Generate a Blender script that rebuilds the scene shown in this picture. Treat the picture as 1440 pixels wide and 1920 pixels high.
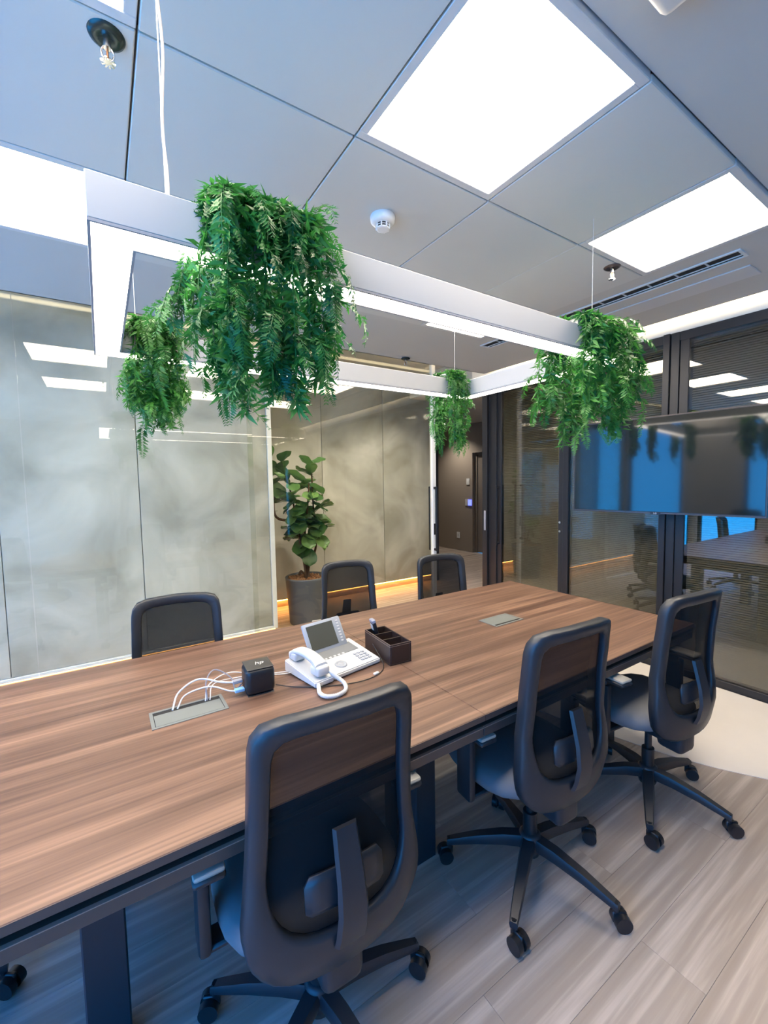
import bpy, bmesh, math, random
from mathutils import Vector, Matrix, noise
random.seed(7)
for o in list(bpy.data.objects): bpy.data.objects.remove(o, do_unlink=True)
C = bpy.context.scene.collection
R = math.radians

# ------------------------------------------------------------------ camera
# calibrated from vanishing points of the table edges and the ceiling grid
YAW, PITCH, ROLL, FPX, HCAM = R(56.8317), R(-4.0241), R(-0.9932), 806.47, 1.5
fw = Vector((math.cos(YAW)*math.cos(PITCH), math.sin(YAW)*math.cos(PITCH), math.sin(PITCH)))
rt = Vector((math.sin(YAW), -math.cos(YAW), 0)); up = rt.cross(fw)
rt2 = rt*math.cos(ROLL) + up*math.sin(ROLL); up2 = -rt*math.sin(ROLL) + up*math.cos(ROLL)
cam = bpy.data.objects.new('camera', bpy.data.cameras.new('camera')); C.objects.link(cam)
cam.matrix_world = Matrix(((rt2.x, up2.x, -fw.x, 0), (rt2.y, up2.y, -fw.y, 0), (rt2.z, up2.z, -fw.z, HCAM), (0, 0, 0, 1)))
cam.data.sensor_fit = 'VERTICAL'; cam.data.sensor_height = 24; cam.data.lens = FPX/1920*24
cam.data.clip_start = 0.02; cam.data.clip_end = 200
bpy.context.scene.camera = cam

# ------------------------------------------------------------------ world, exposure
w = bpy.data.worlds.new('sky'); bpy.context.scene.world = w; w.use_nodes = True
wn = w.node_tree.nodes; wl = w.node_tree.links
bg = wn['Background']
tc = wn.new('ShaderNodeTexCoord'); sx = wn.new('ShaderNodeSeparateXYZ'); rp = wn.new('ShaderNodeValToRGB')
wl.new(tc.outputs['Generated'], sx.inputs[0]); wl.new(sx.outputs['Z'], rp.inputs[0])
rp.color_ramp.elements[0].position = 0.0; rp.color_ramp.elements[0].color = (0.03, 0.40, 1.0, 1)
rp.color_ramp.elements[1].position = 0.6; rp.color_ramp.elements[1].color = (0.01, 0.25, 0.95, 1)
wl.new(rp.outputs[0], bg.inputs[0]); bg.inputs[1].default_value = 4.8
vs = bpy.context.scene.view_settings
vs.view_transform = 'Standard'; vs.look = 'None'; vs.gamma = 1; vs.use_curve_mapping = False
vs.exposure = 0.60
PANEL_E, LAMP_E, COVE_E, LED_E = 19.0, 9.0, 30.0, 34.0

# ------------------------------------------------------------------ materials
M = {}
def mat(name, col=(.5, .5, .5), rough=.5, metal=0, spec=.5, emit=None, es=0, coat=0, trans=0):
    m = bpy.data.materials.new(name); m.use_nodes = True
    b = m.node_tree.nodes['Principled BSDF']
    b.inputs['Base Color'].default_value = (*col, 1); b.inputs['Roughness'].default_value = rough
    b.inputs['Metallic'].default_value = metal; b.inputs['Specular IOR Level'].default_value = spec
    b.inputs['Coat Weight'].default_value = coat
    if emit:
        b.inputs['Emission Color'].default_value = (*emit, 1); b.inputs['Emission Strength'].default_value = es
    M[name] = m
    return m
def nodes(m): return m.node_tree.nodes, m.node_tree.links, m.node_tree.nodes['Principled BSDF']
def noise_col(m, c1, c2, scale=(1, 1, 1), nscale=5, detail=6, lo=.35, hi=.65, coord='Object', distort=0, rand=False, bump=0):
    n, l, b = nodes(m)
    t = n.new('ShaderNodeTexCoord'); mp = n.new('ShaderNodeMapping'); ns = n.new('ShaderNodeTexNoise'); r = n.new('ShaderNodeValToRGB')
    mp.inputs['Scale'].default_value = scale
    l.new(t.outputs[coord], mp.inputs[0]); l.new(mp.outputs[0], ns.inputs['Vector'])
    if rand:
        oi = n.new('ShaderNodeObjectInfo'); mu = n.new('ShaderNodeMath'); mu.operation = 'MULTIPLY'; mu.inputs[1].default_value = 37
        cb = n.new('ShaderNodeCombineXYZ'); l.new(oi.outputs['Random'], mu.inputs[0])
        for i in range(3): l.new(mu.outputs[0], cb.inputs[i])
        l.new(cb.outputs[0], mp.inputs['Location'])
    ns.inputs['Scale'].default_value = nscale; ns.inputs['Detail'].default_value = detail; ns.inputs['Distortion'].default_value = distort
    r.color_ramp.elements[0].position = lo; r.color_ramp.elements[0].color = (*c1, 1)
    r.color_ramp.elements[1].position = hi; r.color_ramp.elements[1].color = (*c2, 1)
    l.new(ns.outputs['Fac'], r.inputs[0]); l.new(r.outputs[0], b.inputs['Base Color'])
    if bump:
        bp = n.new('ShaderNodeBump'); bp.inputs['Strength'].default_value = bump; bp.inputs['Distance'].default_value = .005
        l.new(ns.outputs['Fac'], bp.inputs['Height']); l.new(bp.outputs[0], b.inputs['Normal'])
    return r

mat('plaster', (.56, .555, .52), .85)
mat('tile', (.61, .61, .57), .75)
mat('tile_edge', (.12, .12, .12), .8)
mat('white_metal', (.72, .72, .70), .4)
mat('light_frame', (.62, .62, .61), .45)
mat('panel_glow', (1, 1, 1), .5, emit=(1, .86, .68), es=PANEL_E)
mat('lamp_glow', (1, 1, 1), .5, emit=(1, .89, .75), es=LAMP_E)
mat('cove_glow', (1, 1, 1), .5, emit=(1, .82, .52), es=COVE_E)
mat('cove_glow_soft', (1, 1, 1), .5, emit=(1, .82, .52), es=5.5)
mat('led_amber_soft', (1, .8, .5), .5, emit=(1, .42, .10), es=9)
mat('led_orange', (1, .8, .5), .5, emit=(1, .38, .08), es=LED_E)
mat('lamp_grey', (.42, .425, .425), .5)
mat('lamp_edge', (.30, .30, .32), .5)
mat('header_cream', (.80, .77, .70), .6)
mat('dark_frame', (.013, .014, .018), .42)
mat('dark_slot', (.015, .015, .015), .8)
mat('taupe_wall', (.30, .25, .20), .7)
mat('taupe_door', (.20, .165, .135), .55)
mat('grey_wall', (.42, .41, .40), .8)
mat('white_plastic', (.80, .80, .78), .35)
mat('black_plastic', (.012, .013, .016), .35)
mat('chair_plastic', (.017, .020, .026), .42)
mat('chair_seat', (.15, .155, .165), .9)
mat('arm_pad', (.34, .33, .30), .5)  # pad grey raised to carry the ceiling light reflected on the pads
mat('steel', (.75, .75, .75), .22, metal=1)
mat('brass', (.55, .25, .12), .3, metal=1)
mat('alu', (.19, .205, .195), .42, metal=.2)
mat('table_leg', (.014, .024, .036), .4)
mat('tv_bezel', (.02, .02, .022), .3)
mat('tv_screen', (.010, .014, .016), .06, spec=.7)
mat('pot_grey', (.10, .11, .13), .5)
mat('bark', (.30, .13, .05), .9)
mat('trunk', (.085, .040, .018), .8)
mat('leather', (.035, .020, .016), .42)
mat('stitch', (.30, .22, .18), .7)
mat('leather_in', (.09, .07, .06), .8)
mat('phone_white', (.62, .62, .61), .4)
mat('phone_grey', (.33, .36, .40), .4)
mat('phone_dark', (.16, .17, .18), .4)
mat('phone_screen', (.065, .068, .055), .25)
mat('dock_black', (.010, .012, .015), .38)
mat('dock_top', (.045, .043, .040), .3)
mat('logo_grey', (.6, .6, .58), .4)
mat('cable_white', (.72, .72, .72), .5)
mat('cable_grey', (.28, .28, .32), .5)
mat('cable_black', (.02, .02, .02), .5)
mat('blue_plug', (.25, .5, .75), .4)
mat('cord_beige', (.78, .66, .60), .45)
mat('wire_steel', (.75, .74, .72), .35, metal=.3)
mat('sprinkler_plate', (.035, .055, .055), .25, metal=.6)
mat('sprinkler_dark', (.10, .085, .085), .3, metal=.7)
mat('stem_green', (.06, .13, .03), .6)
mat('reader_blue', (.02, .02, .2), .3, emit=(.08, .10, 1), es=3)
mat('spot_glow', (1, 1, 1), .5, emit=(1, .85, .65), es=25)
mat('blind', (.25, .24, .21), .45, metal=.1)
mat('cream_floor', (.78, .71, .64), .35)
noise_col(M['cream_floor'], (.75, .685, .615), (.80, .735, .665), nscale=2)

m = mat('concrete', rough=.65)
r = noise_col(m, (.33, .32, .27), (.58, .57, .515), scale=(1, 1, 1), nscale=1.6, detail=9, lo=.34, hi=.64, coord='Object', distort=.7, rand=True)
n, l, b = nodes(m)
m = mat('wood_top', rough=.38)
r = noise_col(m, (.062, .032, .021), (.270, .160, .104), scale=(.35, 7, 1), nscale=3.2, detail=8, lo=.33, hi=.67, distort=.35, rand=False)
e = r.color_ramp.elements.new(.52); e.color = (.148, .084, .056, 1)
n, l, b = nodes(m); ns1 = [k for k in n if k.type == 'TEX_NOISE'][0]; rp_ = [k for k in n if k.type == 'VALTORGB'][0]
t2 = n.new('ShaderNodeTexCoord'); mp2 = n.new('ShaderNodeMapping'); mp2.inputs['Scale'].default_value = (.5, 30, 1); ns2 = n.new('ShaderNodeTexNoise')
ns2.inputs['Scale'].default_value = 3.0; ns2.inputs['Detail'].default_value = 6; ns2.inputs['Distortion'].default_value = .3
l.new(t2.outputs['Object'], mp2.inputs[0]); l.new(mp2.outputs[0], ns2.inputs['Vector'])
mxn = n.new('ShaderNodeMix'); mxn.data_type = 'FLOAT'; mxn.inputs[0].default_value = .38
l.new(ns1.outputs['Fac'], mxn.inputs[2]); l.new(ns2.outputs['Fac'], mxn.inputs[3]); l.new(mxn.outputs[0], rp_.inputs[0])
mat('wood_edge', (.085, .058, .050), .4)
mat('wood_edge_lit', (.30, .22, .18), .4)  # paler edge wood: light on the lower layer's top edge, put into the colour
m = mat('plank', rough=.42)
r = noise_col(m, (.32, .255, .205), (.64, .545, .465), scale=(.5, 13, 1), nscale=2.4, detail=8, lo=.28, hi=.76, distort=.15, rand=True)
e = r.color_ramp.elements.new(.5); e.color = (.385, .315, .26, 1)

def glass(name, tint=(1, 1, 1), ior=1.5, rough=0.0):
    m = bpy.data.materials.new(name); m.use_nodes = True; n = m.node_tree.nodes; l = m.node_tree.links
    n.remove(n['Principled BSDF'])
    t = n.new('ShaderNodeBsdfTransparent'); t.inputs[0].default_value = (*tint, 1)
    g = n.new('ShaderNodeBsdfGlossy'); g.inputs['Roughness'].default_value = rough; g.inputs[0].default_value = (1, 1, 1, 1)
    # Schlick reflectance, the same for both faces of the thin pane
    f0 = ((ior-1)/(ior+1))**2
    ge = n.new('ShaderNodeNewGeometry'); dt = n.new('ShaderNodeVectorMath'); dt.operation = 'DOT_PRODUCT'
    l.new(ge.outputs['Incoming'], dt.inputs[0]); l.new(ge.outputs['Normal'], dt.inputs[1])
    def mth(op, a, b_=None):
        k = n.new('ShaderNodeMath'); k.operation = op
        for i, v in enumerate((a, b_)):
            if v is None: continue
            if isinstance(v, (int, float)): k.inputs[i].default_value = v
            else: l.new(v, k.inputs[i])
        return k.outputs[0]
    c_ = mth('ABSOLUTE', dt.outputs['Value']); f = mth('ADD', mth('MULTIPLY', mth('POWER', mth('SUBTRACT', 1.0, c_), 5.0), 1-f0), f0)
    x = n.new('ShaderNodeMixShader'); l.new(f, x.inputs[0]); l.new(t.outputs[0], x.inputs[1]); l.new(g.outputs[0], x.inputs[2])
    l.new(x.outputs[0], n['Material Output'].inputs[0]); M[name] = m
glass('glass_clear', (.95, .97, .95), 1.5)
glass('glass_door', (.93, .93, .88), 1.45)
glass('glass_smoke', (.78, .77, .72), 1.85)
glass('glass_window', (.95, .97, 1), 1.3)

def meshcloth():
    m = bpy.data.materials.new('chair_mesh'); m.use_nodes = True; n = m.node_tree.nodes; l = m.node_tree.links
    b = n['Principled BSDF']; b.inputs['Base Color'].default_value = (.007, .0075, .009, 1); b.inputs['Roughness'].default_value = .8; b.inputs['Specular IOR Level'].default_value = .15
    t = n.new('ShaderNodeBsdfTransparent'); x = n.new('ShaderNodeMixShader'); x.inputs[0].default_value = .92
    l.new(t.outputs[0], x.inputs[1]); l.new(b.outputs[0], x.inputs[2]); l.new(x.outputs[0], n['Material Output'].inputs[0]); M['chair_mesh'] = m
meshcloth()
def leafmat(name, c1, c2, rough=.4, tw=.35):
    m = mat(name, c1, rough); n, l, b = nodes(m)
    oi = n.new('ShaderNodeObjectInfo'); r = n.new('ShaderNodeValToRGB')
    r.color_ramp.elements[0].color = (*c1, 1); r.color_ramp.elements[1].color = (*c2, 1)
    l.new(oi.outputs['Random'], r.inputs[0]); l.new(r.outputs[0], b.inputs['Base Color'])
    t = n.new('ShaderNodeBsdfTranslucent'); x = n.new('ShaderNodeMixShader'); x.inputs[0].default_value = tw
    l.new(r.outputs[0], t.inputs[0]); l.new(b.outputs[0], x.inputs[1]); l.new(t.outputs[0], x.inputs[2]); l.new(x.outputs[0], n['Material Output'].inputs[0])
leafmat('fern_leaf', (.010, .10, .022), (.060, .27, .045))
leafmat('fern_leaf_far', (.012, .11, .02), (.07, .27, .035))
leafmat('fig_leaf', (.04, .11, .03), (.16, .29, .08), .38, .2)

# ------------------------------------------------------------------ mesh helpers
class MB:
    def __init__(s): s.bm = bmesh.new()
    def box(s, x0, x1, y0, y1, z0, z1, bev=0, seg=1, mx=None):
        r = bmesh.ops.create_cube(s.bm, size=1); vv = r['verts']
        for v in vv: v.co = Vector((x0+(v.co.x+.5)*(x1-x0), y0+(v.co.y+.5)*(y1-y0), z0+(v.co.z+.5)*(z1-z0)))
        if bev:
            ed = list({e for v in vv for e in v.link_edges})
            g = bmesh.ops.bevel(s.bm, geom=ed, offset=bev, segments=seg, affect='EDGES', profile=.5)
            vv = list({v for f in g['faces'] for v in f.verts} | {v for v in vv if v.is_valid})
        if mx is not None: bmesh.ops.transform(s.bm, matrix=mx, verts=vv)
        return s
    def cone(s, p, q, r0, r1, n=16, caps=True):
        p = Vector(p); q = Vector(q); d = q-p
        r = bmesh.ops.create_cone(s.bm, cap_ends=caps, segments=n, radius1=r0, radius2=r1, depth=d.length)
        mx = Matrix.Translation((p+q)/2) @ d.to_track_quat('Z', 'Y').to_matrix().to_4x4()
        bmesh.ops.transform(s.bm, matrix=mx, verts=r['verts']); return s
    def cyl(s, p, q, r, n=16): return s.cone(p, q, r, r, n)
    def lathe(s, prof, n=24, c=(0, 0, 0)):
        rings = []
        for (r, z) in prof:
            if r < 1e-6: rings.append([s.bm.verts.new((c[0], c[1], c[2]+z))])
            else: rings.append([s.bm.verts.new((c[0]+r*math.cos(2*math.pi*i/n), c[1]+r*math.sin(2*math.pi*i/n), c[2]+z)) for i in range(n)])
        for a, b in zip(rings, rings[1:]):
            for i in range(n):
                j = (i+1) % n
                if len(a) == 1 and len(b) > 1: s.bm.faces.new((a[0], b[j], b[i]))
                elif len(b) == 1 and len(a) > 1: s.bm.faces.new((a[i], a[j], b[0]))
                elif len(a) > 1: s.bm.faces.new((a[i], a[j], b[j], b[i]))
        return s
    def tube(s, pts, r, n=8, cap=True):
        pts = [Vector(p) for p in pts]; rr = r if isinstance(r, (list, tuple)) else [r]*len(pts)
        rings = []; nrm = None
        for i, p in enumerate(pts):
            t = (pts[min(i+1, len(pts)-1)]-pts[max(i-1, 0)]).normalized()
            if nrm is None:
                a = Vector((0, 0, 1)) if abs(t.z) < .9 else Vector((1, 0, 0)); nrm = t.cross(a).normalized()
            else:
                nrm = (nrm - t*nrm.dot(t)).normalized()
            bn = t.cross(nrm)
            rings.append([s.bm.verts.new(p+(nrm*math.cos(2*math.pi*k/n)+bn*math.sin(2*math.pi*k/n))*rr[i]) for k in range(n)])
        for a, b in zip(rings, rings[1:]):
            for k in range(n): s.bm.faces.new((a[k], a[(k+1) % n], b[(k+1) % n], b[k]))
        if cap: s.bm.faces.new(rings[0][::-1]); s.bm.faces.new(rings[-1])
        return s
    def prism(s, poly, z0, z1):
        a = [s.bm.verts.new((x, y, z0)) for x, y in poly]; b = [s.bm.verts.new((x, y, z1)) for x, y in poly]; k = len(poly)
        s.bm.faces.new(a[::-1]); s.bm.faces.new(b)
        for i in range(k): s.bm.faces.new((a[i], a[(i+1) % k], b[(i+1) % k], b[i]))
        return s
    def xf(s, mx): bmesh.ops.transform(s.bm, matrix=mx, verts=s.bm.verts); return s
    def mesh(s, name, m, smooth=False):
        me = bpy.data.meshes.new(name); bmesh.ops.recalc_face_normals(s.bm, faces=s.bm.faces); s.bm.to_mesh(me); s.bm.free()
        me.materials.append(M[m])
        if smooth: me.shade_smooth()
        return me
    def obj(s, name, m, parent=None, smooth=False, ang=None):
        o = bpy.data.objects.new(name, s.mesh(name, m, smooth or ang is not None)); C.objects.link(o)
        if ang is not None: 
            try: o.data.set_sharp_from_angle(angle=R(ang))
            except Exception: pass
        if parent: o.parent = parent
        return o
def link(name, me, parent=None, loc=None, rot=None, scl=None):
    o = bpy.data.objects.new(name, me); C.objects.link(o)
    if parent: o.parent = parent
    if loc is not None: o.location = loc
    if rot is not None: o.rotation_euler = rot
    if scl is not None: o.scale = scl
    return o
def empty(name, loc=(0, 0, 0), rz=0):
    o = bpy.data.objects.new(name, None); C.objects.link(o); o.location = loc; o.rotation_euler = (0, 0, rz); o.empty_display_size = .1; return o
def tag(o, label=None, cat=None, group=None, kind=None):
    if label: o['label'] = label
    if cat: o['category'] = cat
    if group: o['group'] = group
    if kind: o['kind'] = kind
    return o
def struct(o): o['kind'] = 'structure'; return o
def copy_tree(o, parent=None):
    c = o.copy(); C.objects.link(c); c.parent = parent
    for ch in o.children: copy_tree(ch, c)
    return c
def catmull(pts, sub=8):
    P = [Vector(p) for p in pts]; P = [P[0]*2-P[1]]+P+[P[-1]*2-P[-2]]; out = []
    for i in range(1, len(P)-2):
        for k in range(sub):
            t = k/sub; a, b, c, d = P[i-1:i+3]
            out.append(.5*((2*b)+(c-a)*t+(2*a-5*b+4*c-d)*t*t+(3*b-a-3*c+d)*t**3))
    out.append(P[-2]); return out

# ------------------------------------------------------------------ layout constants (metres, camera stands over the origin)
H = 2.631
XW, XR = -1.75, 3.60          # window wall, smoked glass wall
YF, YG, YP, YB = -2.6, 3.455, 4.02, 4.95   # wall behind the camera, glass partition, floating panel, concrete wall
XE = 1.365                     # free edge of the floating panel
XL = 6.4                       # lobby end wall
YE = 9.0

# ------------------------------------------------------------------ floor
fl = struct(MB().box(XW-.3, XL+.2, YF-.3, YE, -.12, -.006).obj('floor', 'plank'))
def pl_mesh(L, W): return MB().box(-L/2, L/2, -W/2, W/2, -.006, 0, bev=.0005).mesh('plank', 'plank')
PW, PL_ = .18, 1.22
pm = pl_mesh(PL_-.0006, PW-.0006)
row = 0; y = YF
while y < YE-.1:
    off = (row*0.437*PL_) % PL_
    x = XW-off
    while x < XL:
        cx, cy = x+PL_/2, y+PW/2
        inroom = cx-PL_/2 < 3.66 and cy < 5.1
        lobby = cx > 2.6 and cy > 3.5
        if (inroom or lobby) and cx > XW-.4 and cx < XL-.2 and cy > -1.0 and not (cx < 0 and cy > 3.6):
            link('plank', pm, fl, (cx, cy, 0))
        x += PL_
    y += PW; row += 1
curve = catmull([(2.20, 2.6, 0), (2.26, 1.9, 0), (2.39, 1.36, 0), (2.51, .97, 0), (2.68, .66, 0), (3.0, .2, 0), (3.5, -.25, 0)], 6)
poly = [(p.x, p.y) for p in curve] + [(3.58, -.25), (3.58, 2.6)]
MB().prism(poly, .0002, .003).obj('stone_inlay', 'cream_floor', fl)

# ------------------------------------------------------------------ ceiling
ce = struct(empty('ceiling', (0, 0, H)))
def cpart(name, mb, m): o = mb.obj(name, m, ce); o.matrix_parent_inverse = Matrix.Translation((0, 0, -H)); return o
TX = [.133+.6215*(i-3) for i in range(8)]      # grid lines along the table
TX = [.1335+.6215*(i) for i in range(-3, 5)]
TY = [.667, 1.292, 1.917, 2.542]
X0, X1, Y0, Y1 = TX[0], TX[-1], TY[0], TY[-1]
YC, XC = 3.34, 3.50            # lips of the cove slots
cpart('plasterboard', MB().box(XW, X0, YF, YC, H+.012, H+.04), 'plaster')
cpart('plasterboard', MB().box(X1, XC, YF, YC, H+.006, H+.04), 'plaster')
cpart('plasterboard', MB().box(X0, X1, YF, Y0-.004, H+.016, H+.04), 'plaster')
cpart('plasterboard', MB().box(X0, X1, Y1+.004, YC, H+.006, H+.04), 'plaster')
cpart('plasterboard', MB().box(XW, XR+.1, YC+.0, YE, H+.30, H+.33).box(XC, XR+.1, YF, YC, H+.30, H+.33), 'plaster')     # top of the slots
cpart('plenum', MB().box(X0-.02, X1+.02, Y0-.02, Y1+.02, H+.14, H+.16).box(XW, XC+.0, YF, YC, H+.305, H+.325), 'dark_slot')
cpart('cove_lip', MB().box(XW, XC, YC-.012, YC, H+.006, H+.042).box(XC-.012, XC, YF, YC, H+.006, H+.042), 'plaster')
cpart('plasterboard', MB().box(XR+.1, XL, 3.62, YE, H+.03, H+.33), 'plaster')
light_cells = [(1, 0), (1, 2), (2, 0), (2, 2), (4, 0), (4, 2), (6, 0), (6, 2)]
light_cells = [(2, 0), (2, 2), (4, 0), (4, 2), (6, 0), (6, 2), (0, 0), (0, 2)]
tw, th = TX[1]-TX[0], TY[1]-TY[0]
tile_me = MB().box(-tw/2+.0027, tw/2-.0027, -th/2+.0027, th/2-.0027, 0, .025, bev=.003).mesh('ceiling_tile', 'tile')
for i in range(len(TX)-1):
    for j in range(3):
        if (i, j) in light_cells: continue
        o = link('ceiling_tile', tile_me, ce, ((TX[i]+TX[i+1])/2, (TY[j]+TY[j+1])/2, random.uniform(-.0015, .0015)))
# grid runners behind the tile joints
gr = MB()
for x in TX: gr.box(x-.012, x+.012, Y0, Y1, H+.026, H+.03)
for y in TY: gr.box(X0, X1, y-.012, y+.012, H+.026, H+.03)
cpart('grid_runner', gr, 'tile_edge')
def light_panel(i, j, label):
    cx, cy = (TX[i]+TX[i+1])/2, (TY[j]+TY[j+1])/2
    t = tag(empty('ceiling_light', (cx, cy, H)), label, 'ceiling light', 'square light panels in the ceiling grid')
    a, b = tw/2-.0025, th/2-.0025; ia, ib = a-.030, b-.030
    f = MB().box(-a, a, -b, -ib, 0, .03, .002).box(-a, a, ib, b, 0, .03, .002).box(-a, -ia, -ib, ib, 0, .03, .002).box(ia, a, -ib, ib, 0, .03, .002)
    f.obj('frame', 'light_frame', t)
    MB().box(-ia, ia, -ib, ib, .008, .014).obj('diffuser', 'panel_glow', t)
LL = {(2, 0): 'lit square ceiling panel beside the sprinkler on a dark teal plate', (2, 2): 'lit square ceiling panel over the corner of the pendant frame nearest the windows',
      (4, 0): 'large lit square ceiling panel between the smoke detector and the air conditioning cassette', (4, 2): 'lit square ceiling panel above the pendant frame, mostly hidden by its fern',
      (6, 0): 'lit square ceiling panel next to the slot air diffuser', (6, 2): 'lit square ceiling panel showing as a thin strip inside the pendant frame',
      (0, 0): 'lit square ceiling panel close to the windows, on the cassette side', (0, 2): 'lit square ceiling panel close to the windows, on the corridor side'}
for k in light_cells: light_panel(*k, LL[k])
# hidden warm strips in the cove slots (on top of the lips)
o = MB().box(XW+.05, XC-.1, YC-.06, YC-.03, H+.041, H+.078).obj('cove_strip', 'cove_glow_soft'); tag(o, 'warm light strip hidden in the ceiling slot along the glass partition', 'light strip')
o = MB().box(XC-.06, XC-.03, YF+.1, YC-.1, H+.041, H+.078).obj('cove_strip', 'cove_glow'); tag(o, 'warm light strip hidden in the ceiling slot above the smoked glass wall', 'light strip')

# slot diffuser and flush plate in the plasterboard strip by the smoked glass
sd = tag(empty('slot_diffuser', (2.80, .9, H+.006)), 'long black slot air diffuser in the ceiling with white ribs', 'air diffuser')
L = 1.75
MB().box(-.045, .045, 0, L, -.0015, .0).obj('slot_recess', 'dark_slot', sd)
MB().box(-.062, -.045, -.015, L+.015, -.008, 0, .002).box(.045, .055, -.015, L+.015, -.008, 0, .002).box(-.045, .045, -.015, 0, -.008, 0).box(-.045, .045, L, L+.015, -.008, 0).obj('frame', 'white_metal', sd)
MB().box(.016, .022, 0, L, -.006, -.001).obj('blade', 'white_metal', sd)
rib = MB().box(-.043, .016, -.004, .004, -.005, -.0012).mesh('rib', 'light_frame')
for k in range(1, 12): link('rib', rib, sd, (0, k*L/12, 0))
o = MB().box(2.99, 3.16, .92, 2.2, H-.002, H+.006, .002).obj('access_plate', 'light_frame'); tag(o, 'pale flat rectangular plate set in the ceiling beside the slot diffuser', 'ceiling plate')
# air conditioning cassette
ac = tag(empty('air_conditioner', (.75, .05, H+.0155)), 'pale ceiling air conditioning cassette with a thick rounded rim', 'air conditioner')
MB().box(-.43, .43, -.50, .50, -.07, 0, .022, 3).obj('rim', 'white_metal', ac, ang=40)
MB().box(-.36, .36, -.43, .43, -.076, -.069, .003).obj('grille', 'light_frame', ac)

# ------------------------------------------------------------------ walls
# window wall
wl_ = struct(empty('wall_left', (XW, 0, 0)))
def wpart(par, name, mb, m, **k):
    o = mb.obj(name, m, par, **k); o.matrix_parent_inverse = Matrix.Translation(-par.location); return o
HT = H+.33
wpart(wl_, 'sill_wall', MB().box(XW-.2, XW, YF, YE, 0, .08), 'grey_wall')
wpart(wl_, 'lintel', MB().box(XW-.2, XW, YF, YE, 2.5, HT), 'grey_wall')
for (ya, yb) in ((YF, YF+.25), (1.70, 2.53), (3.40, 3.52), (4.0, YE)):
    wpart(wl_, 'column', MB().box(XW-.2, XW, ya, yb, .08, 2.5), 'grey_wall')
def window(n, y0, y1):
    t = struct(empty('window_%d' % n, (XW-.1, y0, .08)))
    f = MB().box(-.03, .03, 0, y1-y0, 0, .05).box(-.03, .03, 0, y1-y0, 2.37, 2.42).box(-.03, .03, 0, .05, .05, 2.37).box(-.03, .03, y1-y0-.05, y1-y0, .05, 2.37)
    k = max(1, round((y1-y0)/1.2))
    for i in range(1, k): f.box(-.03, .03, (y1-y0)*i/k-.025, (y1-y0)*i/k+.025, .05, 2.37)
    f.obj('window_frame', 'dark_frame', t)
    MB().box(-.004, .004, .05, y1-y0-.05, .05, 2.37).obj('pane', 'glass_window', t)
window(1, YF+.25, 1.70); window(2, 2.53, 3.40); window(3, 3.52, 4.0)
# wall behind the camera
wf = struct(empty('wall_front', (0, YF, 0)))
wpart(wf, 'wall_panel', MB().box(XW-.2, XR, YF-.15, YF, 0, HT), 'grey_wall')

# clear glass partition along the corridor
wb = struct(empty('wall_back', (0, YG, 0)))
for (x0, x1) in ((XW, -.40), (-.395, 1.02)): wpart(wb, 'pane', MB().box(x0, x1, YG-.005, YG+.005, .03, H+.29), 'glass_clear')
wpart(wb, 'floor_channel', MB().box(XW, 1.02, YG-.02, YG+.02, 0, .03), 'white_metal')
wpart(wb, 'head_channel', MB().box(XW, XR, YG-.03, YG+.12, H+.29, H+.32), 'white_metal')
# sliding glass door, slid open
d2 = struct(empty('door_2', (2.93, YG+.07, 0)))
MB().box(-1.93, -.022, -.005, .005, .02, H+.28).obj('pane', 'glass_door', d2)
MB().box(-.024, .024, -.02, .02, .02, H+.28, .002).obj('stile', 'white_plastic', d2)
for s in (-1, 1):
    h_ = MB().box(-.012, .012, s*.055-.01, s*.055+.01, .76, 1.44, .002)
    for z in (.775, 1.425): h_.box(-.012, .012, min(s*.02, s*.055), max(s*.02, s*.055), z-.012, z+.012)
    h_.obj('pull_handle', 'dark_frame', d2)
lk = MB().box(-.012, .012, -.0225, -.019, .93, 1.05, .001).obj('lock_plate', 'dark_frame', d2)
MB().cyl((0, -.024, .99), (0, -.020, .99), .007, 12).obj('lock_cylinder', 'steel', lk)

# concrete corridor wall and floating panel with amber strip below
wc = struct(empty('wall_corridor', (0, YB, 0)))
xs = [XE-.32, 2.322, 3.236, 4.13]
for a, b_ in zip(xs, xs[1:]):
    o = MB().box(-(b_-a)/2+.003, (b_-a)/2-.003, -.03, .03, .10, H+.29, .002).obj('panel', 'concrete', wc); o.location = ((a+b_)/2, .03, 0)
wpart(wc, 'backing', MB().box(XW, 4.10, YB+.06, YB+.16, 0, H+.32), 'taupe_wall')
wpart(wc, 'end_post', MB().box(4.13, 4.20, YB-.02, YB+.16, 0, H+.29), 'dark_frame')
st = MB().box(XE-.32, 4.10, YB+.025, YB+.04, .086, .094).obj('led_strip', 'led_orange'); tag(st, 'amber light strip under the concrete wall behind the fig', 'light strip')
wp = struct(empty('wall_panel', (0, YP, 0)))
xs = [XW, -.62, .253, XE-.045]
for a, b_ in zip(xs, xs[1:]):
    o = MB().box(-(b_-a)/2+.0025, (b_-a)/2-.0025, 0, .05, .13, H+.29, .0015).obj('panel', 'concrete', wp); o.location = ((a+b_)/2, 0, 0)
wpart(wp, 'block_core', MB().box(XW, XE-.33, YP+.056, YB+.05, .0, H+.29), 'concrete')
wpart(wp, 'edge_trim', MB().box(XE-.045, XE, YP-.012, YP+.055, .10, H+.29, .003), 'white_plastic')
wpart(wp, 'bottom_trim', MB().box(XW, XE-.045, YP-.012, YP+.055, .10, .127, .003), 'white_plastic')
st = MB().box(XW, XE-.02, YP+.015, YP+.03, .086, .0945).obj('led_strip', 'led_amber_soft'); tag(st, 'amber light strip under the white-edged concrete panel', 'light strip')

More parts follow.
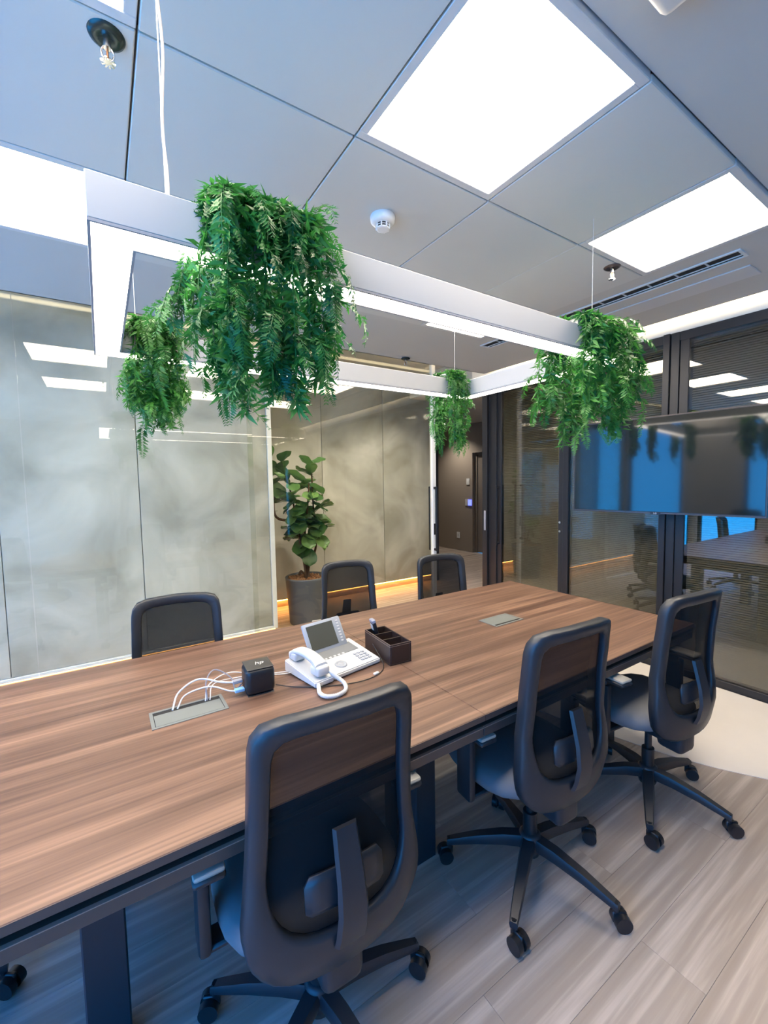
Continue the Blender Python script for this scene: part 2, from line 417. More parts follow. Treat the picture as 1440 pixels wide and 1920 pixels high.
# lobby beyond the doorway
wy = struct(empty('wall_lobby', (XL, 0, 0)))
wpart(wy, 'wall_board', MB().box(XL, XL+.15, 6.44, YE, 0, HT).box(XL, XL+.15, 3.5, 5.5, 0, HT).box(XL, XL+.15, 5.5, 6.44, 2.06, HT), 'taupe_wall')
wpart(wy, 'wall_board', MB().box(4.2, XL, YE-.1, YE, 0, HT).box(XW, 4.2, YE-.1, YE, 0, HT), 'taupe_wall')
d3 = struct(empty('door_3', (XL+.08, 5.97, 0)))
MB().box(0, .05, -.40, .40, .005, 2.0).obj('door_leaf', 'taupe_door', d3)
MB().box(-.02, .06, .40, .47, 0, 2.06).box(-.02, .06, -.47, -.40, 0, 2.06).box(-.02, .06, -.40, .40, 2.0, 2.06).obj('door_frame', 'taupe_door', d3)
def plate(name, y, z, wy_, hz, lab, cat, m='white_plastic'):
    t = tag(empty(name, (XL, y, z)), lab, cat)
    MB().box(-.012, 0, -wy_/2, wy_/2, -hz/2, hz/2, .002).obj('cover', m, t); return t
t = plate('light_switch', 6.56, 1.472, .09, .13, 'white light switch plate high on the brown lobby wall', 'switch')
MB().box(-.016, -.011, -.022, .022, -.03, .03, .001).obj('rocker', 'white_plastic', t)
t = plate('wall_socket', 6.86, .323, .09, .13, 'white socket plate low on the brown lobby wall', 'socket')
MB().box(-.014, -.011, -.02, .02, -.02, .02, .001).obj('socket_face', 'light_frame', t)
t = plate('card_reader', 6.60, 1.037, .09, .14, 'small wall card reader with a blue lit face', 'card reader', 'light_frame')
MB().box(-.018, 0, -.14, -.05, -.06, .06, .002).obj('reader_face', 'reader_blue', t)
def downlight(x, y, z, e, lab):
    t = tag(empty('downlight', (x, y, z)), lab, 'downlight')
    MB().lathe([(.032, 0), (.045, -.004), (.05, 0)], 20).obj('trim_ring', 'white_metal', t, smooth=True)
    MB().lathe([(0, -.0015), (.032, -.0015)], 20).obj('bulb', 'spot_glow', t)
    sp = bpy.data.lights.new('downlight_beam', 'SPOT'); sp.energy = e; sp.color = (1, .91, .80); sp.spot_size = R(120); sp.spot_blend = .8; sp.shadow_soft_size = .04
    so = bpy.data.objects.new('downlight_beam', sp); C.objects.link(so); so.parent = t; so.location = (0, 0, -.012)
downlight(5.95, 6.75, H+.03, 60, 'small round warm downlight in the lobby ceiling near the light switch')
downlight(2.0, 3.85, H+.30, 110, 'small round downlight above the corridor in front of the fig')
downlight(3.2, 4.05, H+.30, 110, 'small round downlight above the corridor near the end of the concrete wall')
downlight(-.9, 3.72, H+.30, 8, 'small round downlight above the corridor in front of the white-edged panel')
downlight(.5, 3.72, H+.30, 11, 'small round downlight above the corridor at the joint of the white-edged panel')

# ------------------------------------------------------------------ smoked glass wall
wr = struct(empty('wall_right', (XR, 0, 0)))
wpart(wr, 'header', MB().box(XR, XR+.10, YF, 3.62, 2.555, HT), 'header_cream')
wpart(wr, 'top_rail', MB().box(XR-.01, XR+.09, YF, 3.40, 2.49, 2.555, .002), 'dark_frame')
wpart(wr, 'bottom_rail', MB().box(XR-.012, XR+.09, YF, 2.40, 0, .055, .002), 'dark_frame')
def post(y0, y1, x0=XR-.015): wpart(wr, 'post', MB().box(x0, XR+.09, y0, y1, 0, 2.555, .002), 'dark_frame')
post(3.36, 3.43, XR-.04); post(3.25, 3.355); post(2.385, 2.44); post(1.56, 1.605, XR-.03); post(1.50, 1.557); post(1.44, 1.498, XR-.005); post(.30, .36); post(-.80, -.74)
for (y0, y1) in ((1.605, 2.385), (.36, 1.44), (-.74, .30), (YF, -.80)):
    wpart(wr, 'pane', MB().box(XR+.004, XR+.010, y0, y1, .055, 2.49), 'glass_smoke')
    bl = MB()
    z = .075
    while z < 2.47:
        bl.box(XR+.030, XR+.046, y0+.01, y1-.01, -.0005, .0005, mx=Matrix.Translation((XR+.038, 0, z)) @ Matrix.Rotation(R(-48), 4, 'Y') @ Matrix.Translation((-XR-.038, 0, 0)))
        z += .0165
    tag(wpart(wr, 'blind_slats', bl, 'blind'), kind='stuff')
    wpart(wr, 'back_pane', MB().box(XR+.066, XR+.072, y0, y1, .055, 2.49), 'glass_smoke')
# glass door leaf next to the doorway corner
d1 = struct(empty('door_1', (XR, 2.44, 0)))
MB().box(.0, .045, 0, .055, .01, 2.48, .002).box(.0, .045, .75, .81, .01, 2.48, .002).box(0, .045, .055, .75, .01, .06).box(0, .045, .055, .75, 2.43, 2.48).obj('door_frame', 'dark_frame', d1)
MB().box(.012, .018, .055, .75, .06, 2.43).obj('pane', 'glass_smoke', d1)
bl = MB(); z = .09
while z < 2.42:
    bl.box(.026, .040, .06, .745, -.0005, .0005, mx=Matrix.Translation((.033, 0, z)) @ Matrix.Rotation(R(-48), 4, 'Y') @ Matrix.Translation((-.033, 0, 0))); z += .0165
tag(bl.obj('blind_slats', 'blind', d1), kind='stuff')
MB().box(-.05, -.03, .775, .795, .79, 1.44, .002).box(-.03, 0, .775, .795, .80, .82).box(-.03, 0, .775, .795, 1.41, 1.43).obj('pull_handle', 'dark_frame', d1)
for z in (1.005, 1.09): MB().cyl((-.018, .028, z), (0, .028, z), .011, 14).obj('lock_cylinder', 'steel', d1, smooth=False)
MB().box(XR-.046, XR-.04, 3.375, 3.40, .94, 1.16, .002).obj('recessed_pull', 'cable_grey', wr).matrix_parent_inverse = Matrix.Translation((-XR, 0, 0))
# dark neighbouring room behind it
wnb = struct(empty('wall_neighbour', (4.9, 0, 0)))
wpart(wnb, 'wall_board', MB().box(5.2, 5.3, YF, 3.52, 0, HT).box(XR+.1, 5.3, YF-.1, YF, 0, HT), 'taupe_door')
wpart(wnb, 'wall_board', MB().box(XR+.12, XL, 3.46, 3.56, 0, HT), 'taupe_door')
wpart(wnb, 'ceiling_board', MB().box(XR+.1, 5.3, YF, 3.5, H, H+.1), 'taupe_door')

# ------------------------------------------------------------------ television
TY0, TY1, TZ0, TZ1, TXX = .945, 2.209, 1.2255, 1.949, 3.460
tv = tag(empty('television', (TXX, (TY0+TY1)/2, TZ0), R(5)), 'large flat black television mounted on the smoked glass wall', 'television')
a, hh = (TY1-TY0)/2/math.cos(R(5)), TZ1-TZ0
MB().box(0, .035, -a, a, 0, hh, .004, 2).obj('casing', 'tv_bezel', tv)
MB().box(-.002, 0, -a+.010, a-.010, .016, hh-.010).obj('screen', 'tv_screen', tv)
MB().box(-.004, 0, -a, a, 0, .010, .001).box(-.003, 0, -a, -a+.006, .01, hh, .001).box(-.003, 0, a-.006, a, .01, hh, .001).box(-.003, 0, -a, a, hh-.006, hh, .001).obj('bezel', 'sprinkler_dark', tv)
MB().box(-.006, 0, -.035, .035, -.006, .012, .002).obj('logo_bar', 'tv_bezel', tv)
MB().box(.033, .085, -.12, .12, .2, .55).obj('wall_bracket', 'dark_frame', tv)
def text(name, body, size, m, parent, mx, ext=.0004, shear=0):
    cu = bpy.data.curves.new(name, 'FONT'); cu.body = body; cu.size = size; cu.extrude = ext; cu.align_x = 'CENTER'; cu.align_y = 'CENTER'; cu.shear = shear
    tmp = bpy.data.objects.new('tmp', cu); C.objects.link(tmp)
    dg = bpy.context.evaluated_depsgraph_get(); me = bpy.data.meshes.new_from_object(tmp.evaluated_get(dg)); bpy.data.objects.remove(tmp)
    me.name = name; me.materials.clear(); me.materials.append(M[m]); me.transform(mx)
    return link(name, me, parent)
text('maker_mark', 'LG', .018, 'white_plastic', tv, Matrix.Translation((-.0062, 0, .004)) @ Matrix(((0, 0, -1, 0), (-1, 0, 0, 0), (0, 1, 0, 0), (0, 0, 0, 1))))

# ------------------------------------------------------------------ table
TZ = .74
tX = [-.535, 1.003, 2.535]; tYa, tYb = .955, 2.16
tb = tag(empty('conference_table', (1.0, (tYa+tYb)/2, 0)), 'long walnut conference table with a double-layer edge and dark legs', 'table')
def tpart(name, mb, m, **k):
    o = mb.obj(name, m, tb, **k); o.matrix_parent_inverse = Matrix.Translation(-tb.location); return o
for a, b_ in zip(tX, tX[1:]):
    o = tpart('tabletop', MB().box(a+.0008, b_-.0008, tYa, tYb, TZ-.022, TZ, .0015), 'wood_top')
    tpart('edge_band', MB().box(a+.001, b_-.001, tYa-.0015, tYa, TZ-.021, TZ-.0015), 'wood_edge')
    tpart('edge_band', MB().box(a+.001, b_-.001, tYb, tYb+.0015, TZ-.021, TZ-.0015), 'wood_edge')
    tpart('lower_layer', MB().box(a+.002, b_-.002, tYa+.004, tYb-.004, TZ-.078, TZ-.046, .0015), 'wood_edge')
    tpart('lower_edge_highlight', MB().box(a+.002, b_-.002, tYa+.002, tYa+.012, TZ-.0475, TZ-.0455), 'wood_edge_lit')  # thin pale strip painting the lit top edge of the lower layer
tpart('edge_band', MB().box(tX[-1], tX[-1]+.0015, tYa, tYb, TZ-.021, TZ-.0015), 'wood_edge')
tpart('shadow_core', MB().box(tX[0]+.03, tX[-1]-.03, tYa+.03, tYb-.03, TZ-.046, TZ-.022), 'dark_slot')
for x in (-.05, 1.003, 2.32):
    for y in (1.30, 1.83):
        tpart('leg', MB().box(x-.055, x+.043, y-.040, y+.040, 0, TZ-.078, .004), 'table_leg')
    tpart('leg_beam', MB().box(x-.03, x+.03, 1.335, 1.785, TZ-.14, TZ-.078), 'table_leg')

def grommet(x0, x1, y0, y1, lab, opened):
    t = tag(empty('cable_box', ((x0+x1)/2, (y0+y1)/2, TZ)), lab, 'cable outlet'); a, b_ = (x1-x0)/2, (y1-y0)/2; fr = .010
    MB().box(-a, a, -b_, -b_+fr, 0, .0025, .0006).box(-a, a, b_-fr, b_, 0, .0025, .0006).box(-a, -a+fr, -b_+fr, b_-fr, 0, .0025).box(a-fr, a, -b_+fr, b_-fr, 0, .0025).obj('frame', 'alu', t)
    MB().box(-a+fr, a-fr, -b_+fr, b_-fr, .0002, .0006).obj('opening', 'dark_slot', t)
    g = .022 if opened else .003
    if opened: MB().box(-a+fr+.002, a-fr-.002, -b_+fr+.002, b_-fr-g, .0008, .0022, .0005).obj('lid', 'alu', t)
    else: MB().box(-a+fr+.001, a-fr-.001, -b_+fr+.014, b_-fr-.001, .0008, .0022, .0005).obj('lid', 'alu', t)
    return t
grommet(.091, .323, 1.478, 1.597, 'open aluminium cable box in the tabletop with white cables coming out', True)
grommet(1.670, 1.882, 1.510, 1.637, 'closed aluminium cable box in the tabletop beyond the leather organizer', False)

# ------------------------------------------------------------------ chairs
def resample(pts, n):
    P = [Vector((p[0], p[1], 0)) for p in pts]; P = catmull(P, 10)
    d = [0]
    for a, b_ in zip(P, P[1:]): d.append(d[-1]+(b_-a).length)
    out = []; j = 0
    for i in range(n):
        s = d[-1]*i/(n-1)
        while j < len(d)-2 and d[j+1] < s: j += 1
        t = (s-d[j])/max(1e-9, d[j+1]-d[j]); out.append(P[j].lerp(P[j+1], t))
    return out
BZ0, BH = .385, .635
def prof(v): # depth of the back at height v
    K = [(-.02, -.150), (.08, -.166), (.2, -.178), (.32, -.172), (.45, -.160), (.65, -.166), (.85, -.178), (1.05, -.195)]
    for (a, ya), (b_, yb) in zip(K, K[1:]):
        if v <= b_:
            t = (v-a)/(b_-a); t = t*t*(3-2*t)*.5+t*.5; return ya+(yb-ya)*t
    return K[-1][1]
def bpt(x, v, off=0):
    wrap = .045*(abs(x)/.22)**2.2
    return Vector((x, prof(v)+wrap-off, BZ0+v*BH))
outer = [(0, 0), (.08, .004), (.145, .03), (.19, .085), (.216, .16), (.224, .25), (.216, .36), (.207, .5), (.202, .7), (.199, .88), (.192, .945), (.172, .982), (.13, .997), (0, 1.006)]
inner = [(0, .185), (.07, .19), (.118, .215), (.150, .265), (.167, .34), (.172, .41), (.168, .5), (.164, .6), (.161, .72), (.158, .85), (.150, .897), (.135, .918), (.108, .928), (0, .936)]
def chair_back_frame():
    n = 30; O = resample(outer, n); I = resample(inner, n)
    loops = []
    for (t, off) in ((0, .0), (0, .028), (.10, .035), (.5, .035), (.90, .031), (1, .026), (1, .008), (.9, .003), (.10, -.005)):
        half = [O[i].lerp(I[i], t) for i in range(n)]
        full = [(p.x, p.y) for p in half] + [(-p.x, p.y) for p in half[-2:0:-1]]
        loops.append([bpt(x, v, off) for x, v in full])
    mb = MB(); vv = [[mb.bm.verts.new(p) for p in lp] for lp in loops]; k = len(vv[0])
    for a in range(len(vv)):
        A, B = vv[a], vv[(a+1) % len(vv)]
        for i in range(k): mb.bm.faces.new((A[i], A[(i+1) % k], B[(i+1) % k], B[i]))
    return mb
def chair_back_mesh():
    n = 30; I = resample(inner, n); mb = MB(); rows = []
    for p in I:
        rows.append([mb.bm.verts.new(bpt(p.x*s*1.01, p.y, .010)) for s in (-1, -.75, -.5, -.25, 0, .25, .5, .75, 1)] if p.x > 1e-4 else [mb.bm.verts.new(bpt(0, p.y, .010))])
    for A, B in zip(rows, rows[1:]):
        if len(A) == 1 and len(B) == 1: continue
        if len(A) == 1 or len(B) == 1:
            one, many = (A, B) if len(A) == 1 else (B, A)
            for i in range(8): mb.bm.faces.new((one[0], many[i], many[i+1]))
        else:
            for i in range(8): mb.bm.faces.new((A[i], A[i+1], B[i+1], B[i]))
    return mb
def make_chair():
    t = empty('office_chair')
    # five star base
    hub = MB().lathe([(.0, .075), (.035, .075), (.042, .10), (.040, .15), (.030, .16), (0, .16)], 20).obj('hub', 'chair_plastic', t, smooth=True)
    for k in range(5):
        a = R(-90+15+72*k); c, s = math.cos(a), math.sin(a)
        mb = MB()
        # tapered arched spoke
        sec = []
        for (r, zt, wd, ht) in ((.02, .150, .026, .045), (.10, .145, .024, .042), (.20, .124, .020, .034), (.285, .098, .016, .026), (.315, .088, .014, .022)):
            sec.append([mb.bm.verts.new((r, q*wd*ww, zt-ht*hz)) for (q, ww, hz) in ((-1, .75, 0), (1, .75, 0), (1, 1, .35), (1, .8, 1), (-1, .8, 1), (-1, 1, .35))])
        for A, B in zip(sec, sec[1:]):
            for i in range(6): mb.bm.faces.new((A[i], A[(i+1) % 6], B[(i+1) % 6], B[i]))
        mb.bm.faces.new(sec[0]); mb.bm.faces.new(sec[-1][::-1])
        mb.xf(Matrix.Rotation(a, 4, 'Z'))
        lg = mb.obj('leg', 'chair_plastic', t, ang=50)
        ca = a+random.uniform(-1.2, 1.2)
        cm = MB().cyl((0, 0, .055), (0, 0, .092), .009, 10)
        for sd_ in (-1, 1):
            cm.cyl((.018, sd_*.006, .027), (.018, sd_*.026, .027), .027, 18)
        cm.box(-.012, .035, -.006, .006, .025, .058, .003)
        cm.xf(Matrix.Translation((.305*c, .305*s, 0)) @ Matrix.Rotation(ca, 4, 'Z'))
        cm.obj('caster', 'black_plastic', lg, ang=40)
    lift = []
    MB().cyl((0, 0, .155), (0, 0, .24), .026, 18).obj('column_sleeve', 'black_plastic', t, ang=40)
    lift.append(MB().cyl((0, 0, .23), (0, 0, .37), .015, 16).obj('gas_column', 'black_plastic', t, ang=40))
    lift.append(MB().box(-.075, .075, -.10, .12, .345, .401, .012, 2).obj('mechanism', 'chair_plastic', t, ang=40))
    lift.append(MB().box(-.055, .055, -.175, -.06, .305, .42, .025, 3).obj('back_bracket', 'chair_plastic', t, ang=40))
    # seat
    mb = MB(); N = 28; rings = []
    for (sc, z) in ((.0, .478), (.5, .480), (.8, .478), (.93, .470), (.99, .452), (1.0, .432), (.97, .418), (.88, .406), (.5, .400), (0, .400)):
        ring = []
        for i in range(N):
            th_ = 2*math.pi*i/N; cx, cy = math.cos(th_), math.sin(th_); p = 3.2
            rr_ = (abs(cx)**p+abs(cy)**p)**(-1/p)
            x = .245*cx*rr_*sc; y = .078+.215*cy*rr_*sc
            zz = z - (.03*max(0, (y-.16)/.12)**2 if z > .42 else .02*max(0, (y-.16)/.12)**2)
            ring.append((x, y, zz))
        rings.append([mb.bm.verts.new(ring[0])] if sc == 0 else [mb.bm.verts.new(q) for q in ring])
    for A, B in zip(rings, rings[1:]):
        for i in range(N):
            j = (i+1) % N
            if len(A) == 1: mb.bm.faces.new((A[0], B[i], B[j]))
            elif len(B) == 1: mb.bm.faces.new((A[i], A[j], B[0]))
            else: mb.bm.faces.new((A[i], A[j], B[j], B[i]))
    lift.append(mb.obj('seat', 'chair_seat', t, smooth=True))
    # armrests
    for s in (-1, 1):
        mb = MB().box(s*.10 if s > 0 else -.285, .285 if s > 0 else -.10, .01, .075, .375, .393, .006)
        mb.box(min(s*.262, s*.292), max(s*.262, s*.292), .005, .080, .375, .60, .010, 2)
        mb.box(min(s*.256, s*.288), max(s*.256, s*.288), .018, .068, .58, .625, .006)
        am = mb.obj('armrest', 'chair_plastic', t, ang=40); lift.append(am)
        MB().box(min(s*.235, s*.305), max(s*.235, s*.305), -.07, .16, .622, .640, .006).obj('pad_base', 'chair_plastic', am, ang=40)
        MB().box(min(s*.236, s*.304), max(s*.236, s*.304), -.068, .158, .638, .652, .007, 2).obj('arm_pad', 'arm_pad', am, ang=40)
    lift.append(chair_back_frame().obj('back_frame', 'chair_plastic', t, smooth=True))
    lift.append(chair_back_mesh().obj('back_mesh', 'chair_mesh', t, smooth=True))
    # lumbar strap and pad behind the mesh
    mb = MB(); sec = []
    for (v, off, wd) in ((.13, .040, .040), (.18, .046, .039), (.27, .058, .037), (.37, .056, .034), (.47, .046, .032), (.545, .030, .030)):
        c = bpt(0, v, off)
        sec.append([mb.bm.verts.new(c+Vector((q*wd, dz, 0))) for q, dz in ((-1, .005), (-.8, -.005), (.8, -.005), (1, .005))])
    for A, B in zip(sec, sec[1:]):
        for i in range(4): mb.bm.faces.new((A[i], A[(i+1) % 4], B[(i+1) % 4], B[i]))
    mb.bm.faces.new(sec[0]); mb.bm.faces.new(sec[-1][::-1])
    lift.append(mb.obj('lumbar_strap', 'chair_plastic', t, ang=40))
    mb = MB(); g = []
    for v in (.27, .285, .33, .37, .40):
        ww = .085 if v in (.27, .40) else .098
        g.append([mb.bm.verts.new(bpt(ww*q, v, .026)) for q in (-1, -.6, -.2, .2, .6, 1)])
    for A, B in zip(g, g[1:]):
        for i in range(5): mb.bm.faces.new((A[i], A[i+1], B[i+1], B[i]))
    lp = mb.obj('lumbar_pad', 'chair_plastic', t, smooth=True); so_ = lp.modifiers.new('thick', 'SOLIDIFY'); so_.thickness = .008; lift.append(lp)
    return t, [o.name.split('.')[0] for o in lift]
proto, lift_names = make_chair()
chairs = [
    ((.425, 1.015), -2, 0, 'black mesh-back swivel chair pushed up to the table in front of the desk phone'),
    ((1.302, 1.009), -4, 0, 'black mesh-back swivel chair standing between two others along the open-floor side of the table'),
    ((2.075, .950), -6, 0, 'black mesh-back swivel chair by the table, closest to the pale stone floor inlay'),
    ((.26, 2.16), 172, -.07, 'black mesh-back swivel chair across the table in front of the white-edged concrete panel'),
    ((1.46, 2.62), 170, -.105, 'black mesh-back swivel chair across the table beside the potted fiddle-leaf fig'),
    ((2.05, 2.25), 172, -.07, 'black mesh-back swivel chair across the table in front of the sliding door handles'),
    ((-.625, 1.61), -66, 0, 'swivel chair at the window end of the table, only a caster showing'),
]
for i, ((x, y), a, dz, lab) in enumerate(chairs):
    o = proto if i == 0 else copy_tree(proto)
    o.location = (x, y, 0); o.rotation_euler = (0, 0, R(a)); tag(o, lab, 'chair', 'office chairs around the conference table')
    if dz:
        for ch in o.children:
            if ch.name.split('.')[0] in lift_names: ch.location.z += dz

# ------------------------------------------------------------------ pendant frame lamp
LX0, LX1, LY0, LY1, LZ0, LZ1, LW = .003, 2.09, 1.085, 2.160, 2.04, 2.140, .092
lp = tag(empty('pendant_lamp', ((LX0+LX1)/2, (LY0+LY1)/2, LZ0)), 'rectangular grey frame pendant lamp with glowing underside', 'pendant lamp')
def lpart(name, mb, m, par=None, **k):
    o = mb.obj(name, m, par or lp, **k); o.matrix_parent_inverse = Matrix.Translation(-lp.location); return o
lpart('beam', MB().box(LX0, LX1, LY0, LY0+LW, LZ0+.006, LZ1, .002), 'lamp_grey')
lpart('beam', MB().box(LX0, LX1, LY1-LW, LY1, LZ0+.006, LZ1, .002), 'lamp_grey')
lpart('beam', MB().box(LX0, LX0+LW, LY0+LW, LY1-LW, LZ0+.006, LZ1, .002), 'lamp_grey')
lpart('beam', MB().box(LX1-LW, LX1, LY0+LW, LY1-LW, LZ0+.006, LZ1, .002), 'lamp_grey')
e = .006
lpart('bottom_edge', MB().box(LX0, LX1, LY0, LY0+e, LZ0, LZ0+.006).box(LX0, LX1, LY1-e, LY1, LZ0, LZ0+.006).box(LX0, LX0+e, LY0+e, LY1-e, LZ0, LZ0+.006).box(LX1-e, LX1, LY0+e, LY1-e, LZ0, LZ0+.006)
      .box(LX0+LW-e, LX1-LW+e, LY0+LW-e, LY0+LW, LZ0, LZ0+.006).box(LX0+LW-e, LX1-LW+e, LY1-LW, LY1-LW+e, LZ0, LZ0+.006).box(LX0+LW-e, LX0+LW, LY0+LW, LY1-LW, LZ0, LZ0+.006).box(LX1-LW, LX1-LW+e, LY0+LW, LY1-LW, LZ0, LZ0+.006), 'lamp_edge')
z0, z1 = LZ0+.002, LZ0+.0055
for q in ((LX0+e, LX1-e, LY0+e, LY0+LW-e), (LX0+e, LX1-e, LY1-LW+e, LY1-e), (LX0+e, LX0+LW-e, LY0+LW-e, LY1-LW+e), (LX1-LW+e, LX1-e, LY0+LW-e, LY1-LW+e)):
    lpart('diffuser', MB().box(*q, z0, z1), 'lamp_glow')
for (x, y) in ((.158, LY0+.046), (1.86, LY0+.046), (.155, LY1-.046), (1.945, LY1-.046)):
    wr_ = lpart('suspension_wire', MB().cyl((x, y, LZ1), (x, y, H), .0014, 6), 'wire_steel')
    lpart('wire_gripper', MB().cyl((x, y, LZ1-.001), (x, y, LZ1+.016), .005, 10), 'white_plastic', wr_).matrix_parent_inverse = Matrix.Translation(-lp.location)
pts = []
for i in range(46):
    t = i/45; z = LZ1+.006+(H-LZ1-.006)*t; a = t*9; rr_ = .0035*min(1, 4*t)
    pts.append((.158+.004+rr_*math.cos(a)*1.2, LY0+.046-.003+rr_*math.sin(a), z))
cd = lpart('power_cord', MB().tube(pts, .0032, 8), 'cord_beige', smooth=True)
for z in (2.31, 2.42, 2.54):
    o = MB().box(.153, .169, LY0+.036, LY0+.051, z-.003, z+.003, .002).obj('cable_tie', 'white_plastic', cd); o.matrix_parent_inverse = Matrix.Translation(-lp.location)
fixed = [c for c in lp.children]

# ------------------------------------------------------------------ ferns on the lamp
def frond_mesh(name, L, lmax, n, out, m, seed):
    rnd = random.Random(seed); mb = MB(); bm = mb.bm
    # stem path in xz plane: leaves horizontally along +x, bends down
    pts = []; p = Vector((0, 0, 0)); a = R(rnd.uniform(0, 28)); K = 16
    for i in range(K+1):
        pts.append(p.copy()); t = i/K
        ang = a-(a+R(82))*min(1, t*out)
        p = p+Vector((math.cos(ang), rnd.uniform(-.06, .06), math.sin(ang)))*(L/K)
    mb.tube(pts, [.0016*(1-.7*i/K) for i in range(K+1)], 3, cap=False)
    for i in range(n):
        t = (i+.6)/n; f = t*K; j = min(int(f), K-1); q = pts[j].lerp(pts[j+1], f-j); tg = (pts[j+1]-pts[j]).normalized()
        side0 = Vector((0, 1, 0)); nr = tg.cross(side0).normalized()
        ln = lmax*(.45+.55*math.sin(math.pi*min(1, .18+.72*t)))*(1.0 if t < .75 else 1-.55*(t-.75)/.25)
        for s in (-1, 1):
            d = (side0*s*math.cos(R(38))+tg*math.sin(R(38))+nr*rnd.uniform(-.55, .35)).normalized()
            wv = (tg - d*tg.dot(d)).normalized(); l_ = ln*rnd.uniform(.8, 1.15); wd = l_*.13
            dr = nr*(-.10*l_)
            v0 = bm.verts.new(q); v1 = bm.verts.new(q+d*l_*.4+wv*wd); v2 = bm.verts.new(q+d*l_+dr); v3 = bm.verts.new(q+d*l_*.4-wv*wd*1.0+dr*.3)
            bm.faces.new((v0, v1, v2)); bm.faces.new((v0, v2, v3))
            # small lobes
            for (k_, sg) in ((.32, 1), (.55, -1)):
                b0 = q+d*l_*k_; b1 = b0+(d*.35+wv*sg*.9).normalized()*l_*.30; w2 = d*l_*.06
                bm.faces.new((bm.verts.new(b0-w2), bm.verts.new(b1), bm.verts.new(b0+w2)))
    return mb.mesh(name, m)
def fern(loc, axis, length, width, zbot, lab, n, leafm, seed, scl=1.0, lmax=.040):
    rnd = random.Random(seed)
    t = tag(empty('hanging_fern', loc), lab, 'fern', 'trailing ferns on the pendant lamp')
    def ax(u, v): return (u, v) if axis == 'x' else (v, u)
    a, b_ = ax(length*.36, .036)
    MB().box(-a, a, -b_, b_, 0, .035, .004).obj('planter_tray', 'lamp_grey', t)
    ms = [frond_mesh('frond', L, lmax*rnd.uniform(.8, 1.15), int(L/.011), o_, leafm, seed*10+k) for k, (L, o_) in enumerate(((.14, 1.3), (.17, 1.6), (.20, 2.0), (.24, 2.0), (.26, 2.6), (.20, 1.1)))]
    depth = zbot
    # trailing stems
    stems = []
    for k in range(34):
        u = (-1+2*((k*13) % 34+rnd.random())/34)*length*.46; sd_ = -1 if k % 2 else 1; v = sd_*rnd.uniform(.065, width*.5)
        ln = depth*rnd.uniform(.55, 1.0)*(1-.35*(abs(u)/(length*.5))**2)
        x0, y0 = ax(u*.7, sd_*.02); x1, y1 = ax(u*.9, sd_*.055); x2, y2 = ax(u, v); x3, y3 = ax(u*1.05+rnd.uniform(-.03, .03), v*1.05)
        P = catmull([(x0, y0, .03), (x1, y1, .045), (x2, y2, -.01), (x3, y3, -ln*.5), (x3, y3, -ln*.85)], 5)
        stems.append(P); mb = MB().tube(P, .0018, 4, cap=False); nl = int(ln/.0055)
        for q_ in range(nl):
            f = (.12+.88*q_/nl)*(len(P)-1); j = min(int(f), len(P)-2); q = P[j].lerp(P[j+1], f-j); tg = (P[j+1]-P[j]).normalized()
            for _ in range(2):
                d = Vector((rnd.uniform(-1, 1), rnd.uniform(-1, 1), rnd.uniform(-.9, .3))).normalized(); l_ = lmax*rnd.uniform(.6, 1.25)*scl
                wv = d.cross(Vector((rnd.uniform(-1, 1), rnd.uniform(-1, 1), rnd.uniform(-1, 1)))).normalized(); wd = l_*.13
                v0 = mb.bm.verts.new(q); v1 = mb.bm.verts.new(q+d*l_*.45+wv*wd); v2 = mb.bm.verts.new(q+d*l_+Vector((0, 0, -.15*l_))); v3 = mb.bm.verts.new(q+d*l_*.45-wv*wd)
                mb.bm.faces.new((v0, v1, v2)); mb.bm.faces.new((v0, v2, v3))
        mb.obj('leafy_stem', leafm, t)
    for k in range(n):
        me = rnd.choice(ms)
        if k < n*.30:    # crown around the tray
            u = rnd.uniform(-1, 1)*length*.40; x, y = ax(u, rnd.uniform(-.03, .03)); z = rnd.uniform(.015, .035)
            if axis == 'x': aa = rnd.choice((-1, 1))*R(90)+R(rnd.uniform(-55, 55))
            else: aa = rnd.choice((0, 180))*math.pi/180+R(rnd.uniform(-55, 55))
            tilt = R(rnd.uniform(-8, 35)); s_ = rnd.uniform(.55, .9)
        else:            # along the hanging stems
            P = rnd.choice(stems); f = rnd.uniform(.25, 1)*(len(P)-1); j = min(int(f), len(P)-2); q = P[j].lerp(P[j+1], f-j); x, y, z = q
            aa = math.atan2(y, x*.6)+R(rnd.uniform(-120, 120)); tilt = R(rnd.uniform(-10, 45)); s_ = rnd.uniform(.4, .9)
        link('frond', me, t, (x, y, z), (rnd.uniform(-.3, .3), tilt, aa), (s_*scl,)*3)
    return t
fern((.372, LY0+.046, LZ1), 'x', .31, .26, .56, 'large trailing fern on the pendant frame beside the beige power cord', 295, 'fern_leaf', 1, 1.0, .044)
fern((.220, LY1-.046, LZ1), 'x', .19, .20, .48, 'small trailing fern on the pendant frame in front of the white-edged concrete panel', 200, 'fern_leaf_far', 2, .9, .044)
fern((1.90, LY1-.046, LZ1), 'x', .15, .18, .54, 'dense bright green fern on the pendant frame corner above the sliding door', 200, 'fern_leaf_far', 3, .68, .044)
fern((1.845, LY0+.046, LZ1), 'x', .38, .26, .58, 'wide trailing fern on the pendant frame corner in front of the television', 270, 'fern_leaf_far', 4, 1.0, .044)

